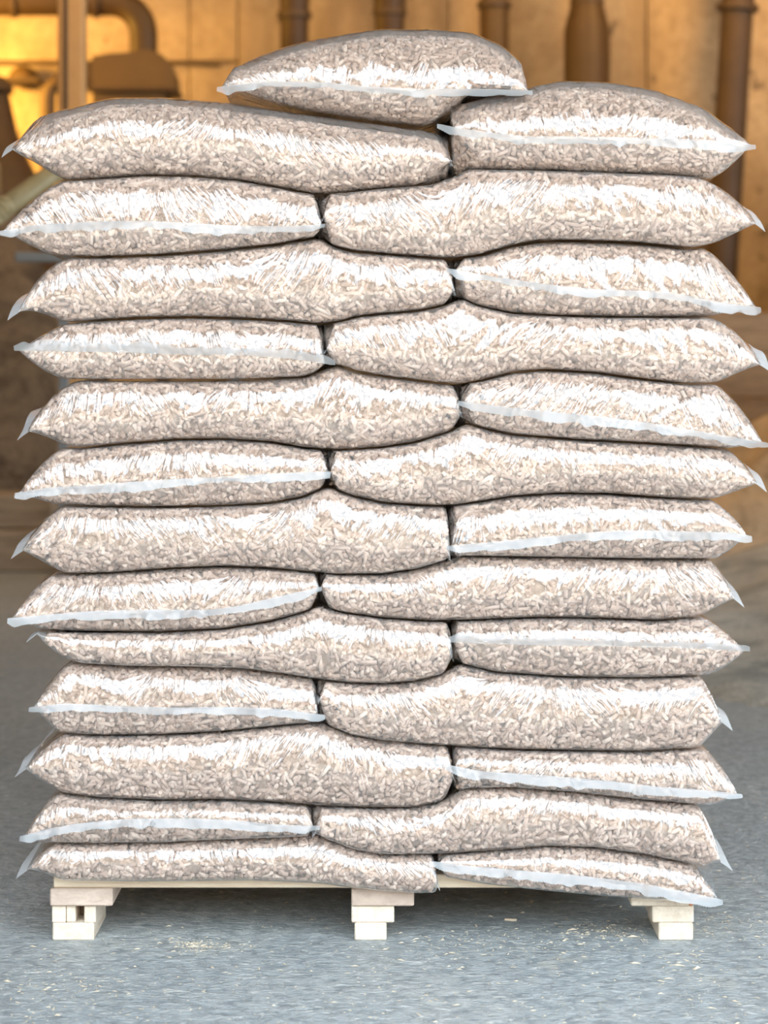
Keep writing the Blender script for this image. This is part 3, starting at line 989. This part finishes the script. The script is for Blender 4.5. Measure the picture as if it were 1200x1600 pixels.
codes = ['T'] + [f'{s}{r}' for r in range(1, 14) for s in 'LR']
UPFLAP = {'L4', 'R9'}
n_pel = 0
BAGS = {c_: Bag(c_, i_ + 1) for i_, c_ in enumerate(codes)}
for r_ in range(1, 14):
    xm_ = (BAGS[f'L{r_}'].xr + BAGS[f'R{r_}'].xl) / 2
    BAGS[f'L{r_}'].xmeet = BAGS[f'R{r_}'].xmeet = xm_
for bi, code in enumerate(codes):
    bg = BAGS[code]
    P = bg.grid()
    base = Vector(((bg.xl + bg.xr) / 2, bg.y0 + bg.depth / 2, float(bg.zb.min())))
    root = empty('pellet_bag', base)
    tag(root, bag_label(bg), 'bag', 'bags of pellets stacked on the pallet')
    inv = np.array(base)

    def put(me, name, mats):
        me.transform(__import__('mathutils').Matrix.Translation(-base))
        return link(name, me, mats, root)
    put(film_mesh(bg, P), 'film', M_FILM)
    pm, k = pellet_mesh(bg, P)
    n_pel += k
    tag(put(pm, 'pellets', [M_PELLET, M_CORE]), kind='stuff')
    sd = bi * 31
    if bg.long:
        for s in (-1, 1):
            tip, xb = (bg.tl, bg.xl) if s < 0 else (bg.tr, bg.xr)
            outer = (s < 0) == (bg.side == 'L')
            col_ = P[0 if s < 0 else -1]
            half = col_[:len(col_) // 2]
            ys = np.linspace(bg.y0 - 0.001, bg.y0 + bg.depth - 0.01, 230)
            xa = np.interp(ys, half[:, 1], half[:, 0])
            za = np.interp(ys, half[:, 1], half[:, 2]) - 0.0006
            A = np.stack([xa - s * 0.0015, ys, za], -1)
            wdt = (0.017 if outer else 0.0035) + 0.0025 * vnoise(ys * 14, 0 * ys, sd)
            dz = 0.006 * vnoise(ys * 11, 0 * ys + 5, sd + s) * np.clip((ys - bg.y0) / 0.06, 0.1, 1)
            front = np.clip(1 - (ys - bg.y0) / 0.05, 0, 1)
            B = A + np.stack([s * wdt, -0.005 * front, dz - (0.007 if outer else 0.002) - 0.004 * front], -1)
            put(strip_mesh(A, B, 0.002, sd), 'heat_seal', M_SEAL_END)
    else:
        x0, x1 = wx(bg.tl[0]), wx(bg.tr[0])
        xs = np.linspace(x0, x1, int((x1 - x0) / 0.0019))
        zm = smooth_curve(SEAM[code], 0.0, xs, 0.008)
        A = np.stack([xs, bg.y0 - 0.0008 + 0 * xs, zm], -1)
        up = 1 if code in UPFLAP else -1
        hgt = 0.0125 + 0.0045 * vnoise(xs * 9, 0 * xs, sd) + 0.0015 * vnoise(xs * 40, 0 * xs, sd + 2)
        hgt = hgt * (0.55 + 0.45 * np.clip(np.minimum(xs - x0, x1 - xs) / 0.02, 0, 1))
        hgt = hgt * (1 + 0.25 * vnoise(xs * 75, 0 * xs + 9, sd + 4))
        out = 0.0055 + 0.0035 * vnoise(xs * 12, 0 * xs + 4, sd + 1)
        B = A + np.stack([0 * xs, -out, up * hgt], -1)
        A2 = A.copy()
        put(strip_mesh(A2, B, 0.0, sd), 'heat_seal', M_SEAL)
print('pellets', n_pel)

# ------------------------------------------------------------------ background things


def duct(name, label, px, y, prof_px, mat, rings=(), tilt=0.0):
    """vertical round duct against the wall; prof_px: (half width px, py) from top to bottom"""
    c = at(px, 300, y)
    root = empty(name, (c.x, y, 0))
    tag(root, label, 'duct', 'round ducts along the back wall')
    sc_ = (y - CAMY) / F
    prof = [(hw * sc_, wz(py, y)) for hw, py in prof_px][::-1]
    prof[0] = (prof[0][0], 0.0)
    ob = MB().lathe(prof, (0, 0, 0), 36).build('pipe', mat, root, True)
    ob.rotation_euler = (0, tilt, 0)
    for hw, py in rings:
        z = wz(py, y)
        r = hw * sc_
        rg = MB().lathe([(r * 0.8, z - 0.022), (r, z - 0.018), (r, z + 0.018), (r * 0.8, z + 0.022)], (0, 0, 0), 36).build('flange', M_DARK, root, True)
        rg.rotation_euler = (0, tilt, 0)
    return root


DYY = 10.1
duct('round_duct', 'brown vertical round duct on the wall, leftmost of those above the stack', 460, DYY,
     [(23, -300), (23, 24), (22, 26), (22, 900)], M_DUCT, [(27, 24)])
duct('round_duct', 'brown vertical round duct on the wall, just above the lone top bag', 609, DYY,
     [(25, -300), (25, 18), (23, 22), (23, 900)], M_DUCT, [(27, 20)])
duct('round_duct', 'brown vertical round duct on the wall, right of the lone top bag', 772, DYY,
     [(21, -300), (21, 6), (23, 12), (23, 900)], M_DUCT, [(27, 8)])
duct('round_duct', 'wide brown duct with a tapered shoulder behind the upper right bag', 917, DYY,
     [(24, -300), (24, 4), (27, 12), (36, 48), (36, 900)], M_DUCT, [(27, 4)])
duct('round_duct', 'dark leaning round duct at the far right of the wall', 1103, DYY - 0.05,
     [(26, -300), (26, 8), (25, 16), (25, 900)], M_DARK, [(33, 11)], R(3.5))

# overhead duct with an elbow coming down to the blower
y = 9.9
root = empty('elbow_duct', (at(224, 60, y).x, y, at(224, 90, y).z))
tag(root, 'thick brown duct running in from the left and bending down to the blower', 'duct')
b = root.location.copy()
sp = (y - CAMY) / F
path = [at(-420, 3, y)] + [at(p, 3, y) for p in (-200, 0, 100, 150, 172)]
for k in range(1, 11):
    a = k / 10 * math.pi / 2
    path.append(at(172 + 52 * math.sin(a), 3 + 52 * (1 - math.cos(a)), y))
path += [at(224, 70, y), at(224, 83, y)]
MB().tube([p - b for p in path], 22 * sp, 24).build('pipe', M_DUCT, root, True)
for cx in (22, 150):
    p = at(cx, 3, y) - b
    MB().lathe([(23 * sp, -0.02), (25.5 * sp, -0.016), (25.5 * sp, 0.016), (23 * sp, 0.02)], p, 24, 'x').build('collar', M_DARK, root, True)

# blower housing
root = empty('blower', (at(212, 150, y).x, y, 0))
tag(root, 'boxy brown blower housing with a rounded right side under the elbow duct', 'blower')
b = root.location.copy()
out = [(150, 143), (150, 94), (175, 90), (205, 88), (238, 84), (256, 91), (269, 103), (276, 120), (278, 143)]
v, f = [], []
n = len(out)
for dy in (-0.17, 0.17):
    for p in out:
        q = at(p[0], p[1], y)
        v.append((q.x - b.x, dy, q.z))
f += [tuple(range(n)), tuple(range(n, 2 * n))[::-1]] + [(i, n + i, n + (i + 1) % n, (i + 1) % n) for i in range(n)]
link('housing', mesh('housing', v, f), M_DUCT2, root)
def rel(p0, p1, py0, py1, d0, d1, name, mat):
    a_, b_ = at(p0, py0, y), at(p1, py1, y)
    MB().box(a_.x - b.x, b_.x - b.x, d0, d1, b_.z, a_.z, 0.006).build(name, mat, root)
rel(147, 282, 143, 149, -0.2, 0.2, 'flange', M_DARK)
rel(150, 262, 149, 300, -0.16, 0.16, 'base', M_DUCT2)
for px_ in (160, 255):
    q0, q1 = at(px_ - 7, 300, y), at(px_ + 7, 300, y)
    MB().box(q0.x - b.x, q1.x - b.x, -0.14, 0.14, 0, q0.z, 0.005).build('leg', M_DARK, root)
rel(136, 150, 98, 142, -0.10, 0.10, 'inlet', M_DARK)

# post
yp = 6.3
o = empty('steel_post', (at(113, 100, yp).x, yp, 0))
tag(o, 'tan square post standing from floor to roof at the left', 'post')
hw = 20.5 * (yp - CAMY) / F
MB().box(-hw, hw, -hw, hw, 0.012, 4.99, 0.012).build('shaft', M_POST, o)
MB().box(-hw * 1.7, hw * 1.7, -hw * 1.7, hw * 1.7, 0.0, 0.012, 0.002).build('base_plate', M_DARK, o)
MB().box(-hw * 0.55, -hw * 0.2, -hw - 0.006, -hw + 0.002, 0.2, 4.9, 0.002).build('strip', M_DARK, o)

# hopper at the left edge: neck, cap and flaring skirt
yh = 9.2
c = at(-22, 200, yh)
sh = (yh - CAMY) / F
o = empty('hopper', (c.x, yh, 0))
tag(o, 'dark brown flaring hopper at the left edge with a capped neck', 'hopper')
MB().lathe([(120 * sh, wz(430, yh)), (92 * sh, wz(300, yh)), (64 * sh, wz(245, yh)), (48 * sh, wz(205, yh)), (37 * sh, wz(152, yh)), (35 * sh, wz(146, yh))], (0, 0, 0), 36).build('cone', M_DARK, o, True)
MB().lathe([(36 * sh, wz(148, yh)), (43 * sh, wz(143, yh)), (41 * sh, wz(132, yh)), (30 * sh, wz(121, yh)), (12 * sh, wz(116, yh))], (0, 0, 0), 36).build('cap', M_DARK, o, True)
for a in (0.6, 2.2, 3.8, 5.4):
    r_ = 100 * sh
    MB().tube([(r_ * math.cos(a), r_ * math.sin(a), 0), (r_ * math.cos(a) * .95, r_ * math.sin(a) * .95, wz(420, yh))], 0.035, 12).build('leg', M_DARK, o, True)

# small bend pipe and domed valve by the post
yv = 9.8
sv = (yv - CAMY) / F
o = empty('bend_pipe', (at(76, 190, yv).x, yv, 0))
tag(o, 'tan pipe bending down close to the post', 'pipe')
b = o.location.copy()
pp = [at(110, 128, yv), at(96, 128, yv), at(86, 131, yv), at(78, 139, yv), at(75, 152, yv), at(75, 300, yv), at(75, 700, yv)]
pp.append(Vector((pp[-1].x, yv, 0)))
MB().tube([p - b for p in pp], 11.5 * sv, 18).build('pipe', M_DUCT2, o, True)
p = at(92, 128, yv) - b
MB().lathe([(12 * sv, -0.02), (15 * sv, -0.016), (15 * sv, 0.016), (12 * sv, 0.02)], p, 24, 'x').build('collar', M_DARK, o, True)
o = empty('wall_valve', at(37, 124, 10.38))
tag(o, 'small tan domed valve cover on the lit wall left of the post', 'valve')
s_ = (10.38 - CAMY) / F
MB().lathe([(24 * s_, 0), (23 * s_, 6 * s_), (19 * s_, 13 * s_), (11 * s_, 19 * s_), (3 * s_, 21 * s_)], (0, 0, 0), 32).build('dome', M_DUCT2, o, True)
MB().box(-27 * s_, 27 * s_, -0.10, 0.10, -7 * s_, 0, 0.004).build('flange', M_DARK, o)
MB().box(-0.03, 0.03, 0.05, 0.115, -0.05, 0.02, 0.003).build('bracket', M_DARK, o)

# conduit along the joint of the wall
o = MB().tube([at(-300, 99, WY - 0.03), at(60, 99, WY - 0.03), at(200, 100, WY - 0.03), at(290, 99, WY - 0.03), at(345, 102, WY - 0.03)], 0.011, 8).build('wall_cable', M_DARK, None, True)
tag(o, 'dark cable running level along the wall joint at the left', 'cable')

# ribbed hose
hp = spline([Vector((-2.6, 3.2, 0.06)), Vector((-2.15, 3.3, 0.35)), at(-40, 372, 3.3), at(0, 332, 3.4), at(45, 298, 3.6), at(90, 268, 3.9), at(150, 245, 4.6), at(215, 222, 6.0), at(230, 210, 8.2), at(214, 206, 9.72)], 56)
o = MB().tube(hp, lambda i: 0.031 + 0.0028 * math.sin(i * math.pi / 2), 18).build('ribbed_hose', M_HOSE, None, True)
tag(o, 'olive ribbed flexible hose rising behind the upper left bags', 'hose')

# two pale laths standing behind the heap at the left edge
for px0, px1, lab in ((-7, -1, 'pale lath at the left edge, nearer the frame border'), (9, 15, 'pale lath at the left edge, nearer the hose')):
    a = at(px0, 255, 8.72)
    L = a.z
    o = MB().box(-0.024, 0.024, -0.012, 0.012, 0, L, 0.002).build('lath', M_HOSE)
    o.location = (at(px1, 300, 8.72).x, 8.72, 0.001)
    o.rotation_euler = (0, R(-2.2), 0)
    tag(o, lab, 'lath', 'pale laths at the left edge')


def heap(name, label, cx, cy, rx, ry, hgt, mat, seed, power=1.0, rough=0.12):
    n = 70
    v, f = [], []
    g = np.linspace(-1, 1, n)
    GX, GY = np.meshgrid(g, g, indexing='ij')
    rr = np.sqrt(GX ** 2 + GY ** 2)
    a = np.clip(1 - rr, 0, 1) ** power
    nz = fbm(GX * 2.2, GY * 2.2, seed) * rough
    Z = hgt * np.clip(a * (1 + nz * 1.5) + nz * np.clip(a * 3, 0, 1) * 0.6, 0, 9)
    Z = np.where(rr > 0.995, -0.01, Z + 0.002)
    for i in range(n):
        for j in range(n):
            v.append((GX[i, j] * rx, GY[i, j] * ry, Z[i, j]))
    for i in range(n - 1):
        for j in range(n - 1):
            q = (i * n + j, (i + 1) * n + j, (i + 1) * n + j + 1, i * n + j + 1)
            if min(rr[i, j], rr[i + 1, j + 1], rr[i + 1, j], rr[i, j + 1]) < 1:
                f.append(q)
    o = link(name, mesh(name, v, f, True), mat)
    o.location = (cx, cy, 0)
    tag(o, label, 'heap')
    return o


heap('sawdust_heap', 'grey brown sawdust heap with dark streaks at the left', -3.3, 7.75, 2.6, 0.85, 3.1, M_HEAP, 3, 0.9)
heap('sawdust_heap', 'pale sawdust heap against the timber boards at the right', 2.9, 8.25, 1.9, 0.80, 1.05, M_HEAP2, 9, 0.8)
heap('sawdust_drift', 'low grey drift of sawdust spread over the floor right of the stack', 2.45, 4.4, 1.85, 3.0, 0.20, M_DRIFT, 33, 0.6, 0.30)
heap('bark_heap', 'rounded rusty brown heap behind the timber boards at the right edge', 3.0, 9.63, 0.9, 0.27, 2.3, M_HEAP3, 21, 0.5, 0.06)

# bunker of thick boards on the right
bk = empty('timber_bunker', (2.9, 9.2, 0))
tag(bk, 'low wall of weathered horizontal boards at the right edge', 'bunker')
zz = 0.0
for k, hh in enumerate((0.27, 0.27, 0.26, 0.26, 0.25)):
    m = MB().box(-1.25, 1.6, -0.04 + random.uniform(-.012, .012), 0.04, zz + 0.004, zz + hh - 0.004, 0.008)
    m.build('plank', M_TIMBER, bk)
    zz += hh
for x_ in (-1.1, 1.3):
    MB().box(x_ - 0.06, x_ + 0.06, 0.045, 0.14, 0, zz + 0.1, 0.008).build('stake', M_TIMBER, bk)

# old timber lying in front of the left heap
o = empty('timber_beam', (-2.25, 6.7, 0))
tag(o, 'brown squared timber beam lying at the foot of the left heap', 'beam')
MB().box(-1.3, 0.75, -0.11, 0.11, 0.0, 0.20, 0.012).build('beam', M_TIMBER, o)
o2 = empty('timber_beam', (-2.35, 6.72, 0.202))
tag(o2, 'second squared timber lying on the beam at the left heap', 'beam')
MB().box(-1.2, 0.80, -0.10, 0.10, 0.0, 0.17, 0.012).build('beam', M_TIMBER, o2)

# steel rail at the left, on two trestle legs
o = empty('steel_rail', (at(70, 400, 5.6).x, 5.6, 0))
tag(o, 'blue grey steel rail on legs behind the left bags', 'rail')
zr = wz(402, 5.6)
MB().box(-0.12, 0.9, -0.03, 0.03, zr - 0.02, zr + 0.02, 0.004).build('bar', M_STEEL, o)
for x_ in (0.08, 0.8):
    MB().box(x_ - 0.02, x_ + 0.02, -0.02, 0.02, 0, zr - 0.02, 0.003).build('leg', M_STEEL, o)

# ------------------------------------------------------------------ crumbs on the floor
N = 15000
cx = rng.uniform(-1.5, 1.7, N)
cy = rng.uniform(-0.75, 1, N) ** 1.0
cy = np.where(rng.random(N) < 0.55, rng.uniform(-0.7, 0.7, N), rng.uniform(0.5, 5.0, N))
cl = [(at(310, 1471, 0).x, 0.02, 0.035), (at(1120, 1440, 0).x, 0.14, 0.10), (at(770, 1470, 0).x, 0.03, 0.09), (at(160, 1530, 0).x, -0.2, 0.12), (at(980, 1450, 0).x, 0.1, 0.06), (0.05, -0.25, 0.35)]
k0 = 0
for (a, b_, r_) in cl:
    m_ = 420
    cx[k0:k0 + m_] = rng.normal(a, r_, m_)
    cy[k0:k0 + m_] = rng.normal(b_, r_ * 0.6, m_)
    k0 += m_
for st, bl, bt in legs:
    a_, b_ = wx(min(bl[0], bt[0]) - 6, PY), wx(max(bl[1], bt[1]) + 6, PY)
    m_ = (cx > a_) & (cx < b_) & (cy > PY - 0.01) & (cy < PY + PD + 0.01)
    cy[m_] = rng.uniform(-0.6, 0.02, m_.sum())
cy = np.where((cx > 0.55) & (cy > 1.3), rng.uniform(-0.6, 1.3, N), cy)
for st, bl, bt in legs:
    a_, b_ = wx(min(bl[0], bt[0]) - 6, PY), wx(max(bl[1], bt[1]) + 6, PY)
    m_ = (cx > a_) & (cx < b_) & (cy > PY - 0.01) & (cy < PY + PD + 0.01)
    cy[m_] = rng.uniform(-0.6, 0.02, m_.sum())
sz = rng.gamma(1.1, 0.0005, N) + 0.0003
ang = rng.uniform(0, math.pi, N)
asp = rng.uniform(1.0, 3.0, N)
ca, sa = np.cos(ang), np.sin(ang)
loc = np.array([(-1, -0.5, 0), (1, -0.4, 0), (0.6, 0.6, 0), (-0.8, 0.5, 0), (0.1, 0.0, 0.8)])
V = np.zeros((N, 5, 3))
lx = loc[None, :, 0] * (sz * asp)[:, None]
ly = loc[None, :, 1] * sz[:, None]
V[:, :, 0] = cx[:, None] + lx * ca[:, None] - ly * sa[:, None]
V[:, :, 1] = cy[:, None] + lx * sa[:, None] + ly * ca[:, None]
V[:, :, 2] = 0.0004 + loc[None, :, 2] * sz[:, None] * 0.8
tri = np.array([0, 1, 4, 1, 2, 4, 2, 3, 4, 3, 0, 4])
loops = (tri[None] + (np.arange(N) * 5)[:, None]).ravel()
me = fast_mesh('wood_crumbs', V.reshape(-1, 3), loops, np.arange(N * 4) * 3, np.zeros(N * 4, bool))
o = link('wood_crumbs', me, M_CRUMB)
tag(o, 'pale wood crumbs and sawdust strewn over the grey floor', 'crumbs', None, 'stuff')

# one clear chip on the floor
c = at(798, 1437, 0.18)
o = MB().box(-0.010, 0.010, -0.003, 0.003, 0.0, 0.003, 0.0008).build('wood_chip', M_PINE)
o.location = (c.x, 0.18, 0.0)
o.rotation_euler = (0, 0, R(-12))
tag(o, 'pale wood chip on the floor in front of the pallet, right of centre', 'chip')
